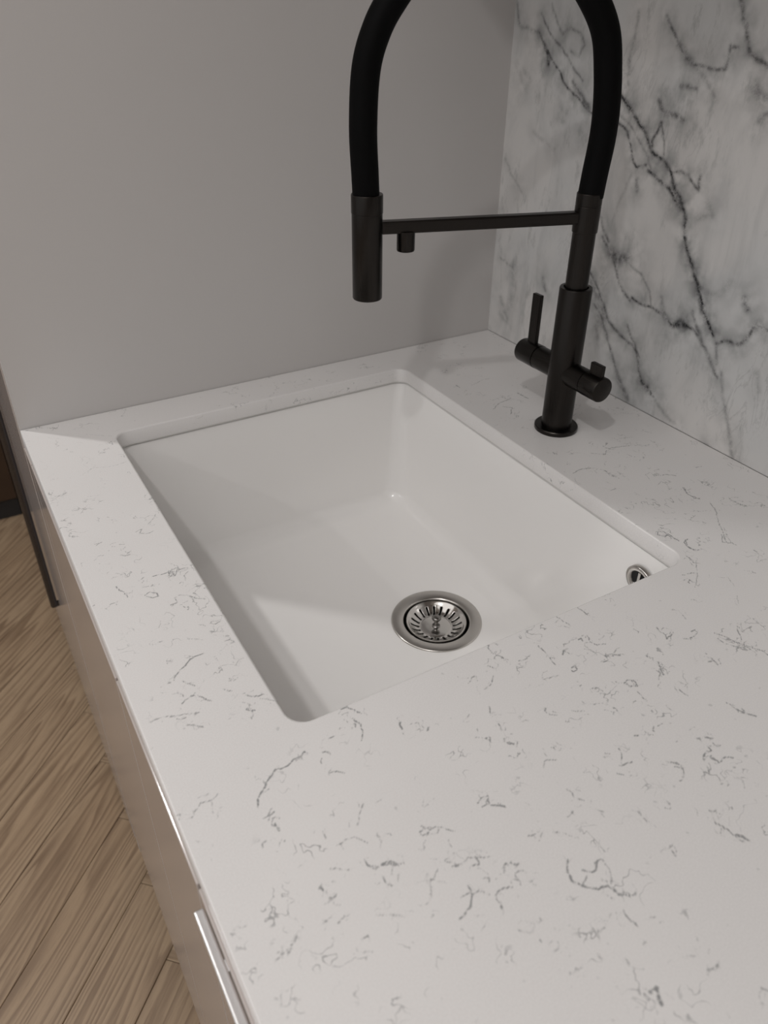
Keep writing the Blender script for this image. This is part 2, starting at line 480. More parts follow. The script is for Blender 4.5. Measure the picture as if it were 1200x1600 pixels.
# ------------------------------------------------------------------ marble slab with its veins
VEINS = [
([(-0.0523,0.4078),(-0.0637,0.3956),(-0.0774,0.3835),(-0.0981,0.3694),(-0.112,0.355),(-0.1315,0.345),(-0.148,0.3375),(-0.1645,0.3289),(-0.1874,0.3262),(-0.2094,0.3248),(-0.2288,0.3159),(-0.2379,0.302),(-0.2459,0.2855),(-0.2529,0.2801),(-0.2665,0.2847)],0.00158,0.75),
([(-0.0635,0.3968),(-0.0733,0.3858),(-0.0767,0.3752)],0.00264,0.8),
([(-0.0014,0.4421),(-0.0063,0.4269),(-0.0119,0.4142),(-0.0356,0.4098),(-0.0523,0.4078)],0.00238,0.35),
([(-0.0531,0.4278),(-0.0725,0.4085),(-0.0925,0.3968),(-0.1101,0.3853),(-0.1232,0.3736),(-0.1427,0.3612)],0.00158,0.45),
([(-0.1264,0.3587),(-0.1416,0.3472),(-0.1616,0.3325)],0.00317,0.5),
([(-0.0712,0.4379),(-0.0833,0.4211),(-0.0968,0.4081),(-0.1103,0.4146),(-0.1278,0.4104),(-0.1385,0.3989),(-0.131,0.3864),(-0.1154,0.3905)],0.00185,0.35),
([(-0.206,0.3539),(-0.2222,0.3421),(-0.2402,0.3294),(-0.258,0.3169),(-0.2693,0.3013),(-0.2757,0.2973),(-0.2929,0.2924),(-0.3038,0.2843),(-0.3133,0.2686),(-0.3271,0.2562),(-0.3353,0.2452),(-0.3421,0.2237)],0.00211,0.85),
([(-0.2173,0.3465),(-0.2274,0.339)],0.00317,0.7),
([(-0.3133,0.2686),(-0.3209,0.26),(-0.3307,0.2493)],0.0037,0.8),
([(-0.2092,0.3335),(-0.2306,0.3235),(-0.2493,0.3085),(-0.263,0.298),(-0.2744,0.2822)],0.00158,0.4),
([(-0.2701,0.3051),(-0.2685,0.311),(-0.2734,0.3188),(-0.2774,0.33)],0.00211,0.7),
([(-0.2774,0.33),(-0.2861,0.3132),(-0.2899,0.2993)],0.00132,0.5),
([(-0.2691,0.3513),(-0.2759,0.3415),(-0.2851,0.339),(-0.2932,0.3398),(-0.306,0.3355)],0.00317,0.6),
([(-0.2716,0.2792),(-0.2876,0.273),(-0.3071,0.2663),(-0.3229,0.2529)],0.00238,0.75),
([(-0.3074,0.2836),(-0.3185,0.2861),(-0.3292,0.2835),(-0.3378,0.2765),(-0.3474,0.2716),(-0.3453,0.2861)],0.00185,0.6),
([(-0.2582,0.4298),(-0.2676,0.4195),(-0.2813,0.4052),(-0.294,0.3941),(-0.3051,0.3884),(-0.3208,0.3872),(-0.3364,0.3851),(-0.3476,0.3869),(-0.3484,0.3981),(-0.3473,0.4062),(-0.3559,0.4056)],0.00185,0.55),
([(-0.2813,0.4052),(-0.294,0.3941),(-0.3053,0.3878)],0.0037,0.45),
([(-0.3121,0.3856),(-0.3278,0.374),(-0.3432,0.3581)],0.00264,0.3),
([(-0.3414,0.4601),(-0.3475,0.4451),(-0.3551,0.43),(-0.3634,0.4167),(-0.3704,0.4033),(-0.3806,0.3969),(-0.3954,0.3925)],0.00238,0.6),
([(-0.2952,0.3675),(-0.3048,0.3678),(-0.3163,0.3661)],0.00264,0.5),
([(-0.3866,0.3744),(-0.3991,0.3653),(-0.4107,0.3623)],0.00581,0.4),
([(-0.4014,0.346),(-0.4107,0.3542)],0.00317,0.45),
([(-0.2169,0.4332),(-0.2173,0.4113),(-0.2141,0.3886),(-0.2187,0.3633)],0.00238,0.3),
([(-0.0061,0.253),(-0.0253,0.2343),(-0.0494,0.2167)],0.00211,0.25),
([(-0.1097,0.3339),(-0.1184,0.3135),(-0.1046,0.3147),(-0.1244,0.3274)],0.00422,0.22),
([(-0.0291,0.3648),(-0.0454,0.3552),(-0.0376,0.3437),(-0.0133,0.3706)],0.0037,0.2),
([(-0.0609,0.2958),(-0.0819,0.287),(-0.1071,0.2791)],0.00264,0.2),
([(-0.1505,0.3065),(-0.1664,0.2925)],0.00792,0.2),
([(-0.2564,0.2666),(-0.26,0.2555)],0.00238,0.5),
([(-0.2469,0.2741),(-0.2382,0.2476),(-0.2332,0.2276)],0.00211,0.2),
([(-0.3613,0.2626),(-0.3714,0.25),(-0.3539,0.2439)],0.0037,0.25),
([(-0.2096,0.2145),(-0.2174,0.199),(-0.228,0.1898)],0.00211,0.55),
([(-0.2166,0.1933),(-0.2305,0.1791),(-0.2437,0.1677),(-0.2543,0.1498),(-0.2655,0.1379),(-0.2797,0.13)],0.00211,0.6),
([(-0.2351,0.1773),(-0.2485,0.1733),(-0.2634,0.1784)],0.00686,0.6),
([(-0.2827,0.1339),(-0.2996,0.13),(-0.3147,0.1316),(-0.3326,0.1283),(-0.3515,0.1203),(-0.3639,0.1272),(-0.382,0.1253),(-0.3902,0.1209)],0.00185,0.75),
([(-0.3548,0.1213),(-0.3639,0.1272),(-0.3712,0.1266)],0.0037,1.0),
([(-0.2648,0.173),(-0.2904,0.1652),(-0.3079,0.1499),(-0.314,0.1343)],0.00158,0.35),
([(-0.3275,0.1469),(-0.3353,0.132),(-0.352,0.1184)],0.00264,0.4),
([(-0.3421,0.2214),(-0.3519,0.2054),(-0.3602,0.1943),(-0.3738,0.1766),(-0.3836,0.1605),(-0.3912,0.1464),(-0.4003,0.1383),(-0.4102,0.1276)],0.00211,1.0),
([(-0.3768,0.1721),(-0.3858,0.153),(-0.398,0.1403)],0.0037,0.6),
([(-0.3764,0.1446),(-0.3887,0.1261),(-0.3995,0.1127),(-0.4134,0.1004),(-0.4287,0.083)],0.00264,0.5),
([(-0.4188,0.1208),(-0.424,0.0986)],0.00211,0.4),
([(-0.4173,0.1203),(-0.4254,0.1258),(-0.4345,0.1276),(-0.4466,0.129),(-0.4546,0.1425),(-0.4595,0.1552),(-0.4714,0.1547),(-0.4871,0.1508)],0.00238,0.65),
([(-0.4577,0.1515),(-0.4636,0.156),(-0.4744,0.1543)],0.00475,0.4),
([(-0.2038,0.1455),(-0.2203,0.1314),(-0.238,0.1116),(-0.251,0.0935),(-0.2705,0.084),(-0.2972,0.0772),(-0.3121,0.0667)],0.00211,0.65),
([(-0.2113,0.132),(-0.2257,0.1174),(-0.2388,0.0992),(-0.2436,0.088)],0.00528,0.4),
([(-0.2215,0.1066),(-0.2374,0.0956),(-0.2574,0.0667),(-0.2706,0.0484),(-0.2845,0.027),(-0.3015,0.0102)],0.00211,0.55),
([(-0.2292,0.093),(-0.2354,0.0657)],0.00475,0.35),
([(-0.2837,0.0977),(-0.3002,0.0814),(-0.3076,0.0683),(-0.3174,0.0463),(-0.3294,0.0315),(-0.347,0.0256)],0.00211,0.55),
([(-0.3215,0.0382),(-0.3422,0.0285)],0.00422,0.75),
([(-0.2845,0.027),(-0.3069,0.0057)],0.0037,0.5),
([(-0.4331,0.0905),(-0.4456,0.0604),(-0.4597,0.0365),(-0.471,0.011),(-0.479,-0.0039)],0.00238,0.3),
([(-0.4373,0.1776),(-0.4441,0.1675)],0.0037,0.55),
([(-0.4753,0.1067),(-0.4844,0.088)],0.0037,0.2),
([(-0.3521,0.0212),(-0.3709,0.0096),(-0.3874,0.0055)],0.00238,0.3),
([(-0.4373,-0.0021),(-0.4438,-0.0005)],0.00264,0.4),
([(-0.3767,0.1667),(-0.4047,0.172),(-0.4155,0.1881)],0.00475,0.2),
([(-0.0447,0.1143),(-0.0556,0.0822),(-0.0491,0.0514)],0.00634,0.2),
([(-0.1149,0.1122),(-0.1228,0.0976)],0.00317,0.4),
([(-0.0283,0.0339),(-0.0475,0.025),(-0.0245,0.0588)],0.00422,0.25),
([(-0.0452,0.1109),(-0.0157,0.1174)],0.00211,0.25)]



def seg_field(X, Y, pts, w, s, out, profile=1.0):
    """max-combine a soft stroke along a polyline into out (2D arrays)"""
    for (x0, y0), (x1, y1) in zip(pts[:-1], pts[1:]):
        m = 3.0 * w
        i0, i1 = np.searchsorted(X, [min(x0, x1) - m, max(x0, x1) + m])
        j0, j1 = np.searchsorted(Y, [min(y0, y1) - m, max(y0, y1) + m])
        if i0 >= i1 or j0 >= j1: continue
        GX, GY = X[i0:i1][None, :], Y[j0:j1][:, None]
        dx, dy = x1 - x0, y1 - y0
        t = np.clip(((GX - x0) * dx + (GY - y0) * dy) / (dx * dx + dy * dy + 1e-12), 0, 1)
        d2 = (GX - x0 - t * dx) ** 2 + (GY - y0 - t * dy) ** 2
        out[j0:j1, i0:i1] = np.maximum(out[j0:j1, i0:i1], s * np.exp(-d2 / (w * w)))


def jitter(pts, amp, step, rnd):
    out = [pts[0]]
    for a, b in zip(pts[:-1], pts[1:]):
        L = math.hypot(b[0] - a[0], b[1] - a[1])
        n = max(1, int(L / step))
        for k in range(1, n + 1):
            t = k / n
            j = 0 if k == n else 1
            out.append((a[0] + (b[0] - a[0]) * t + j * rnd.uniform(-amp, amp), a[1] + (b[1] - a[1]) * t + j * rnd.uniform(-amp, amp)))
    return out


def make_marble():
    rnd = random.Random(3)
    Y = np.concatenate([np.linspace(-2.2, -0.62, 20), np.arange(-0.615, 0.0, 0.0013), [0.0]])
    Z = np.concatenate([np.arange(0.0, 0.50, 0.0013), np.linspace(0.505, 0.70, 6)])
    F = np.zeros((len(Z), len(Y)))
    Hl = np.zeros_like(F)
    for pts, w, s in VEINS:
        p = jitter(pts, 0.0012, 0.006, rnd)
        seg_field(Y, Z, p, max(w * 1.1, 0.0012), s * 0.9, F)
        seg_field(Y, Z, p, w * 4.0 + 0.006, s * 0.75, Hl)
    ny, nz = len(Y), len(Z)
    GY, GZ = np.meshgrid(Y, Z)
    front = np.stack([np.full(GY.size, XM), GY.ravel(), GZ.ravel() + H + 0.0003], 1)
    idx = np.arange(ny * nz).reshape(nz, ny)
    q = np.stack([idx[:-1, :-1], idx[1:, :-1], idx[1:, 1:], idx[:-1, 1:]], -1).reshape(-1, 4)
    # rim and back of the 20 mm slab
    loop = list(idx[0, :]) + list(idx[1:, -1]) + list(idx[-1, -2::-1]) + list(idx[-2:0:-1, 0])
    k = len(front)
    back = front[loop].copy(); back[:, 0] += 0.02
    verts = np.concatenate([front, back])
    n = len(loop)
    faces = q.tolist()
    for i in range(n):
        j = (i + 1) % n
        faces.append([loop[i], loop[j], k + j, k + i])
    faces.append([k + i for i in range(n)])
    me = bpy.data.meshes.new('marble_backsplash')
    me.from_pydata(verts.tolist(), [], faces)
    for nm, arr in (('vein', F), ('halo', Hl)):
        a = me.attributes.new(nm, 'FLOAT', 'POINT')
        a.data.foreach_set('value', np.concatenate([arr.ravel(), arr.ravel()[loop]]).astype('f'))
    o = link('marble_backsplash', me, MARBLE)
    tag(o, 'white marble splashback slab with dark grey veins standing behind the black tap', 'splashback')


make_marble()

# ------------------------------------------------------------------ quartz worktop with the sink cut-out
OX0, OX1, OY0, OY1 = 0.0996, 0.5103, -0.5865, -0.0654   # opening
ORAD = 0.0165
TH = 0.019
FRONT_X = 0.0018
FLECKS = [
(5.2,0.8,[(519,6348),(553,6290),(627,6218),(701,6171),(732,6145),(805,6161),(869,6133),(929,6136),(968,6105),(984,6141)]),
(8.4,0.6,[(621,6195),(632,6226)]),
(7.5,0.7,[(1081,6175),(1113,6188),(1120,6224)]),
(5.6,0.6,[(1039,6354),(1093,6370),(1133,6413)]),
(5.2,0.5,[(519,6348),(536,6316)]),
(5.6,0.6,[(509,6462),(556,6462),(589,6451)]),
(7.5,0.8,[(558,6531),(566,6557),(564,6594)]),
(5.3,0.5,[(461,6621),(431,6626),(424,6658)]),
(6.5,0.6,[(802,6737),(804,6764),(797,6793)]),
(4.7,0.5,[(845,6870),(907,6862),(960,6871),(993,6916),(1009,6951)]),
(4.7,0.55,[(1130,6685),(1088,6725),(1016,6809)]),
(5.6,0.5,[(1085,6926),(1103,6979)]),
(5.6,0.5,[(134,6191),(195,6144),(262,6164),(320,6133)]),
(5.3,0.45,[(257,6179),(237,6261)]),
(5.3,0.4,[(19,6159),(55,6157),(22,6206)]),
(4.5,0.4,[(73,6399),(100,6421)]),
(5.3,0.7,[(1340,7050),(1396,7042),(1422,7064),(1367,7087),(1330,7066)]),
(3.8,0.6,[(1393,7047),(1485,7093),(1512,7131),(1543,7162)]),
(7.5,0.65,[(946,7036),(939,7083),(992,7124),(1058,7141),(1110,7182)]),
(6.0,0.6,[(939,7083),(970,7128),(1022,7121),(1081,7134),(1122,7178)]),
(6.0,0.6,[(987,7191),(979,7236),(1007,7275)]),
(5.3,0.4,[(1072,7230),(1050,7266)]),
(5.6,0.5,[(727,6992),(784,7025),(841,7057)]),
(8.3,0.7,[(624,7061),(631,7094)]),
(6.0,0.4,[(683,7062),(720,7077)]),
(6.8,0.6,[(640,7165),(677,7162)]),
(6.0,0.5,[(535,7269),(569,7271)]),
(5.3,0.5,[(619,7309),(670,7293),(701,7302)]),
(6.5,0.5,[(102,7038),(160,7059)]),
(6.0,0.5,[(210,7327),(265,7312),(312,7297),(379,7259)]),
(9.0,0.5,[(291,7327),(325,7305)]),
(7.5,0.6,[(692,7464),(729,7460)]),
(5.3,0.45,[(835,7382),(923,7433),(972,7472)]),
(10.5,0.35,[(141,7504),(158,7536),(153,7564)]),
(5.6,0.45,[(1227,7349),(1267,7391),(1303,7425)]),
(4.5,0.4,[(1303,7322),(1218,7363),(1184,7430),(1130,7471),(1076,7453)]),
(6.8,0.4,[(1299,7239),(1333,7262)]),
(8.4,0.4,[(1368,7299),(1418,7372)]),
(5.6,0.75,[(1374,5889),(1419,5890),(1459,5943),(1495,6003)]),
(4.7,0.6,[(1359,5940),(1406,5937)]),
(6.2,0.7,[(1413,6029),(1438,6087),(1420,6148),(1372,6219)]),
(6.2,0.6,[(1413,6029),(1392,6089)]),
(9.4,0.8,[(1695,6219),(1676,6280)]),
(6.2,0.4,[(1753,6267),(1811,6286),(1802,6338),(1755,6339)]),
(6.2,0.7,[(1859,6356),(1831,6383)]),
(5.6,0.6,[(1172,6091),(1216,6088)]),
(5.6,0.5,[(97,5307),(159,5299)]),
(5.2,0.5,[(329,5462),(376,5501),(420,5534)]),
(5.2,0.5,[(240,5330),(315,5350),(381,5367),(444,5394)]),
(4.7,0.45,[(762,5525),(816,5576)]),
(4.2,0.35,[(20,5542),(35,5547)]),
(3.8,0.4,[(1202,6721),(1256,6716)]),
(4.7,0.3,[(1514,6706),(1545,6674)]),
(5.6,0.4,[(1455,6901),(1485,6871)]),
(4.7,0.3,[(799,6371),(820,6334)]),
(3.8,0.25,[(451,6990),(417,7046),(384,7138),(425,7197)]),
(3.8,0.3,[(543,6886),(622,6871)]),
(6.0,0.6,[(1785,7066),(1838,7038),(1883,7051),(1854,7106),(1803,7100)]),
(8.0,0.7,[(1856,7118),(1902,7145),(1934,7175)]),
(4.5,0.3,[(2069,7217),(2086,7251)]),
(7.3,0.5,[(2378,7274),(2395,7309),(2375,7345),(2420,7399)]),
(8.4,0.4,[(2430,7309),(2450,7327)]),
(6.2,0.5,[(2435,7485),(2475,7531)]),
(8.3,0.5,[(2683,7643),(2664,7686),(2676,7731)]),
(6.0,0.45,[(2874,7678),(2905,7696),(2873,7736),(2850,7711)]),
(5.6,0.5,[(2241,7443),(2306,7423)]),
(6.5,0.5,[(2102,7487),(2125,7499)]),
(6.5,0.5,[(2148,7524),(2168,7557)]),
(6.0,0.5,[(1928,7419),(2005,7431),(2030,7423)]),
(6.0,0.6,[(1387,7350),(1447,7365),(1509,7349),(1554,7385),(1545,7421),(1499,7405)]),
(4.5,0.5,[(1545,7369),(1628,7411)]),
(7.5,0.6,[(1653,7513),(1684,7500),(1763,7546)]),
(6.5,0.45,[(1678,7507),(1639,7545)]),
(6.0,0.5,[(1498,7504),(1545,7521),(1525,7549)]),
(6.5,0.5,[(1742,7584),(1699,7579),(1680,7618)]),
(5.3,0.4,[(1734,7659),(1760,7703)]),
(6.8,0.7,[(1403,7498),(1390,7558),(1340,7614),(1245,7641)]),
(6.0,0.6,[(1390,7558),(1451,7568),(1480,7610)]),
(5.3,0.6,[(1629,7638),(1555,7615),(1514,7630),(1494,7721)]),
(5.3,0.4,[(1328,7671),(1380,7692)]),
(8.4,0.8,[(2039,7674),(1983,7733),(1966,7792),(1998,7840),(2040,7887),(2111,7915),(2149,7936)]),
(6.0,0.7,[(2074,7769),(2111,7810),(2147,7807),(2192,7771),(2231,7777)]),
(5.6,0.5,[(2222,7809),(2207,7871),(2153,7929)]),
(12.0,0.7,[(2138,7921),(2150,7965)]),
(6.8,0.6,[(2150,7965),(2159,8000),(2203,8044)]),
(6.0,0.5,[(2083,7956),(2107,7998)]),
(6.0,0.6,[(2107,8082),(2100,8115),(2104,8153),(2115,8195)]),
(5.3,0.4,[(2063,8066),(2053,8087)]),
(4.6,0.5,[(2210,8187),(2244,8206)]),
(6.0,0.5,[(1496,7862),(1526,7892),(1548,7913)]),
(6.8,0.5,[(1650,7874),(1656,7890)]),
(7.5,0.7,[(1570,7969),(1572,7979)]),
(6.8,0.45,[(1881,8060),(1873,8091),(1899,8106),(1944,8102)]),
(6.0,0.3,[(1775,8008),(1790,8026)]),
(7.7,0.35,[(1592,8059),(1633,8057),(1654,8026)]),
(11.2,0.5,[(1919,8297),(1917,8320)]),
(9.0,0.5,[(1643,8190),(1652,8202)]),
(9.0,0.35,[(1557,8145),(1560,8164)]),
(7.5,0.35,[(2062,8278),(2093,8278)]),
(7.5,0.35,[(2228,8449),(2267,8472)]),
(9.8,0.5,[(2269,8563),(2319,8576),(2355,8564)]),
(9.3,0.3,[(2361,8398),(2345,8432)]),
(13.5,0.75,[(1911,8484),(1957,8488),(1928,8525),(1915,8556)]),
(10.5,0.7,[(1918,8534),(1915,8556)]),
(7.9,0.35,[(1777,8499),(1801,8505)]),
(9.0,0.5,[(2449,8770),(2469,8797)]),
(7.5,0.3,[(1952,8651),(2003,8695)]),
(6.8,0.7,[(2649,7955),(2643,7993)]),
(6.0,0.7,[(3047,7950),(3068,7996),(3081,8069),(3110,8108),(3135,8148)]),
(9.3,0.7,[(3103,8082),(3125,8116)]),
(5.3,0.5,[(3053,7998),(3006,8027)]),
(8.4,0.5,[(3088,7871),(3116,7891)]),
(6.0,0.5,[(3126,7916),(3142,7930)]),
(5.6,0.4,[(3087,7894),(3047,7950)]),
(7.5,0.7,[(3502,7505),(3499,7543),(3421,7539),(3390,7561)]),
(6.5,0.7,[(3443,7579),(3464,7643),(3522,7629),(3576,7660)]),
(11.2,0.7,[(3553,7437),(3581,7461)]),
(11.5,0.5,[(3493,7416),(3509,7426)]),
(8.3,0.6,[(3358,7621),(3330,7664)]),
(6.8,0.5,[(3482,7731),(3483,7752)]),
(5.6,0.5,[(3313,7765),(3358,7776)]),
(6.5,0.4,[(3483,7808),(3439,7869)]),
(7.3,0.7,[(3173,7471),(3205,7515),(3200,7549)]),
(5.6,0.6,[(3160,7508),(3192,7539)]),
(6.2,0.6,[(2930,7199),(2921,7240),(2851,7319),(2928,7331)]),
(7.5,0.5,[(2832,7313),(2860,7323)]),
(6.5,0.5,[(2771,7350),(2814,7395)]),
(6.5,0.5,[(2819,7182),(2844,7204)]),
(4.2,0.5,[(2355,7060),(2398,7020),(2427,7024),(2480,7054)]),
(5.6,0.7,[(2268,6772),(2333,6803)]),
(5.6,0.7,[(2281,6869),(2291,6880)]),
(5.6,0.7,[(3298,7178),(3266,7203),(3274,7221)]),
(6.7,0.7,[(3114,7167),(3143,7183)]),
(6.2,0.5,[(3209,7184),(3220,7205)]),
(4.7,0.5,[(2575,6915),(2577,6948),(2614,6992)]),
(5.6,0.6,[(2767,6817),(2787,6837)]),
(6.3,0.6,[(2739,6637),(2694,6666),(2714,6713),(2754,6742)]),
(5.6,0.5,[(2879,6763),(2909,6789),(2958,6808)]),
(4.7,0.5,[(3166,6896),(3181,6914)]),
(7.9,0.55,[(3974,7327),(3966,7383),(4016,7450),(4045,7487)]),
(5.2,0.6,[(2321,6591),(2300,6651),(2333,6656)]),
(4.7,0.5,[(2466,6660),(2517,6659),(2534,6684)]),
(4.7,0.5,[(2105,6439),(2185,6411)]),
(6.2,0.6,[(2155,6652),(2195,6647),(2181,6681)]),
(4.7,0.5,[(2095,6604),(2120,6618)]),
(4.7,0.6,[(2362,6422),(2320,6488)]),
(4.5,0.35,[(3374,7349),(3330,7365)]),
(4.7,0.35,[(3500,7336),(3563,7330)]),
(6.1,0.7,[(4135,6414),(4118,6469),(4132,6515),(4100,6560),(4209,6532)]),
(5.2,0.6,[(4222,6622),(4265,6655),(4386,6633),(4395,6597),(4349,6601)]),
(6.7,0.7,[(3721,5890),(3727,5945),(3733,6006)]),
(4.5,0.6,[(3478,5893),(3505,6006),(3503,6043)]),
(4.5,0.6,[(3109,6089),(3109,6164),(3103,6238),(3088,6327)]),
(4.2,0.5,[(3103,6238),(3130,6271)]),
(5.2,0.7,[(3214,6273),(3253,6235),(3298,6236)]),
(6.1,0.6,[(3546,6193),(3517,6258),(3541,6327),(3610,6348)]),
(6.7,0.7,[(3450,6202),(3480,6201),(3468,6231)]),
(4.7,0.5,[(3596,6285),(3669,6271)]),
(3.7,0.5,[(3409,6306),(3446,6334),(3460,6414)]),
(5.2,0.7,[(3444,6502),(3497,6498),(3511,6453),(3564,6459),(3625,6518)]),
(5.2,0.7,[(3177,6418),(3217,6414),(3209,6454),(3158,6465),(3157,6441)]),
(4.2,0.6,[(2733,5885),(2771,5871),(2733,5903),(2724,5970),(2772,6068)]),
(5.2,0.6,[(2857,6150),(2913,6165),(2986,6144)]),
(4.2,0.5,[(2763,6062),(2791,6096)]),
(3.7,0.5,[(2611,6069),(2644,6148)]),
(6.1,0.5,[(2357,6150),(2426,6108),(2458,6116),(2437,6163)]),
(5.2,0.6,[(2433,6257),(2529,6232),(2581,6179)]),
(4.7,0.5,[(2902,6412),(3000,6425),(3044,6437)]),
(4.2,0.4,[(2775,6436),(2874,6445)]),
(6.1,0.6,[(3166,6669),(3208,6684),(3219,6731)]),
(4.7,0.5,[(3062,6797),(3143,6825)]),
(5.6,0.7,[(3420,6756),(3472,6737),(3513,6777),(3493,6830),(3458,6803)]),
(4.7,0.6,[(3420,6756),(3454,6807)]),
(6.7,0.6,[(3452,6871),(3445,6961)]),
(7.3,0.7,[(3834,6717),(3780,6796),(3766,6838)]),
(6.7,0.6,[(3758,6817),(3689,6860)]),
(5.2,0.6,[(3755,6995),(3744,7053),(3759,7093)]),
(7.3,0.6,[(3802,6608),(3817,6638)]),
(9.0,0.6,[(4181,6922),(4239,6927),(4231,6978)]),
(7.3,0.6,[(3959,7290),(3972,7353),(3990,7424),(4042,7489)]),
(5.6,0.7,[(4509,6711),(4542,6767),(4560,6833),(4598,6910),(4636,6986),(4682,7066),(4679,7107)]),
(5.6,0.6,[(4476,6767),(4482,6844),(4547,6925)]),
(4.9,0.6,[(4746,6750),(4687,6812),(4638,6878)]),
(4.5,0.5,[(4756,6756),(4730,6817)]),
(7.3,0.7,[(4564,6898),(4649,6976)]),
(6.1,0.6,[(4248,6837),(4250,6849)]),
(5.6,0.7,[(5252,5399),(5176,5436),(5211,5508),(5277,5482),(5274,5554),(5275,5622)]),
(5.6,0.7,[(5391,5636),(5303,5664),(5274,5724),(5291,5808),(5365,5825)]),
(7.0,0.7,[(5148,5836),(5128,5936),(5167,5981)]),
(5.6,0.6,[(4889,6020),(5009,6056)]),
(6.1,0.7,[(4888,6101),(4894,6158)]),
(5.6,0.5,[(5133,5963),(5015,6082),(4880,6186)]),
(3.7,0.5,[(4422,6316),(4469,6355),(4453,6414),(4433,6467)]),
(5.6,0.6,[(5737,5753),(5637,5853),(5711,5920)]),
(5.6,0.5,[(5704,5813),(5665,5894)]),
(4.9,0.5,[(5798,6085),(5789,6199)]),
(7.0,0.5,[(5400,6066),(5438,6097)]),
(4.9,0.4,[(5146,6202),(5226,6257),(5173,6374)]),
(6.1,0.4,[(5085,6475),(5003,6556)]),
(7.0,0.5,[(5499,6320),(5511,6340)]),
(5.6,0.6,[(6359,5339),(6347,5452),(6390,5536)]),
(7.0,0.7,[(6088,4939),(6041,5037),(6032,5155),(6082,5183)]),
(6.0,0.5,[(6098,5312),(6052,5404),(6080,5449)]),
(8.4,0.5,[(5743,5513),(5756,5537)]),
(6.1,0.5,[(4695,6318),(4707,6337)]),
(3.7,0.3,[(2927,6634),(2882,6639)]),
(6.2,0.6,[(3119,6600),(3100,6606)]),
(4.7,0.5,[(3168,6894),(3179,6916)]),
(3.3,0.8,[(379,4978),(398,4943),(456,4896),(508,4871),(563,4820),(617,4809),(676,4806)]),
(3.3,0.5,[(434,5020),(460,5069),(503,5119)]),
(4.5,0.5,[(309,4983),(349,4992)]),
(4.2,0.6,[(319,5115),(352,5117),(390,5156),(390,5181)]),
(3.0,0.7,[(355,5247),(394,5220),(464,5211),(521,5268),(562,5328)]),
(3.7,0.5,[(92,5305),(143,5293),(204,5304),(275,5333)]),
(4.2,0.5,[(322,5464),(375,5499),(418,5538)]),
(3.3,0.4,[(351,5352),(390,5382),(452,5394)]),
(3.7,0.6,[(280,5371),(338,5392)]),
(4.9,0.7,[(812,5404),(842,5439),(894,5461),(931,5457)]),
(3.7,0.7,[(759,5538),(811,5579)]),
(3.6,0.5,[(890,5491),(981,5567)]),
(3.7,0.5,[(607,5562),(635,5555)]),
(4.2,0.6,[(761,5175),(775,5209)]),
(4.9,0.6,[(685,5261),(736,5310)]),
(3.6,0.4,[(855,5069),(904,5014),(946,5024)]),
(3.9,0.4,[(751,4913),(757,4972)]),
(3.9,0.7,[(471,3849),(516,3824),(570,3871),(574,3924),(518,3917),(475,3868)]),
(3.9,0.5,[(475,3731),(531,3739),(584,3758)]),
(3.9,0.7,[(605,3618),(691,3630),(754,3622),(746,3661)]),
(3.9,0.6,[(775,3652),(786,3713),(832,3630)]),
(4.5,0.5,[(857,3551),(850,3639),(929,3647)]),
(3.6,0.5,[(908,3710),(857,3753),(851,3822)]),
(3.9,0.6,[(629,4089),(687,4089),(693,4009),(745,3998),(801,4036),(824,4083)]),
(3.9,0.6,[(801,4036),(852,4116),(923,4166)]),
(2.9,0.6,[(877,3914),(989,3950)]),
(3.9,0.7,[(275,3594),(290,3671),(321,3713)]),
(3.9,0.5,[(317,3728),(331,3804)]),
(3.6,0.6,[(152,3851),(178,3817),(223,3825)]),
(2.5,0.5,[(34,3767),(49,3772)]),
(3.9,0.5,[(322,3407),(384,3456)]),
(3.9,0.5,[(475,3626),(534,3588)]),
(3.9,0.6,[(430,3144),(475,3182),(517,3178)]),
(5.8,0.5,[(469,2969),(514,2994)]),
(3.9,0.5,[(397,2968),(433,2989)]),
(3.9,0.4,[(224,2842),(335,2844),(264,2885)]),
(3.9,0.6,[(244,3062),(292,3067)]),
(3.9,0.4,[(109,3089),(76,3089),(74,3163)]),
(4.5,0.5,[(659,2841),(730,2817),(691,2880),(753,2924),(823,2904)]),
(3.9,0.5,[(812,2756),(856,2715),(927,2622)]),
(4.5,0.3,[(946,2854),(978,2893)]),
(4.8,0.5,[(43,1836),(131,1775),(203,1743)]),
(7.8,0.6,[(160,1792),(213,1749)]),
(3.9,0.3,[(394,1938),(520,1970)]),
(3.6,0.4,[(512,1405),(593,1354),(744,1417),(865,1414),(968,1389)]),
(4.8,0.4,[(460,1429),(496,1423)]),
(4.8,0.3,[(553,661),(615,714)]),
(6.0,0.4,[(689,491),(859,630),(956,703)]),
(4.8,0.4,[(290,373),(398,452)]),
(6.0,0.6,[(912,832),(914,924)]),
(3.6,0.4,[(455,4323),(487,4248)]),
(3.6,0.4,[(364,4509),(446,4503)]),
(3.6,0.4,[(621,4582),(732,4660)]),
(4.9,0.6,[(881,4759),(918,4760),(947,4806),(910,4805)]),
(3.9,0.6,[(849,4485),(884,4520),(938,4504)]),
(3.9,0.4,[(860,4613),(916,4639)]),
(4.5,0.3,[(135,2084),(194,2108)]),
(3.6,0.3,[(397,3328),(423,3380)]),
(2.2,0.3,[(124,4255),(156,4267)]),
(6.7,0.5,[(5632,1619),(5866,1547),(5991,1565)]),
(9.3,0.6,[(5438,1512),(5437,1610)]),
(11.2,0.6,[(6018,2129),(6039,2331)]),
(7.5,0.6,[(5440,2362),(5597,2269),(5836,2218)]),
(6.7,0.6,[(5595,2359),(5677,2450),(5542,2595)]),
(6.0,0.6,[(5246,4107),(5391,4087),(5558,4147)]),
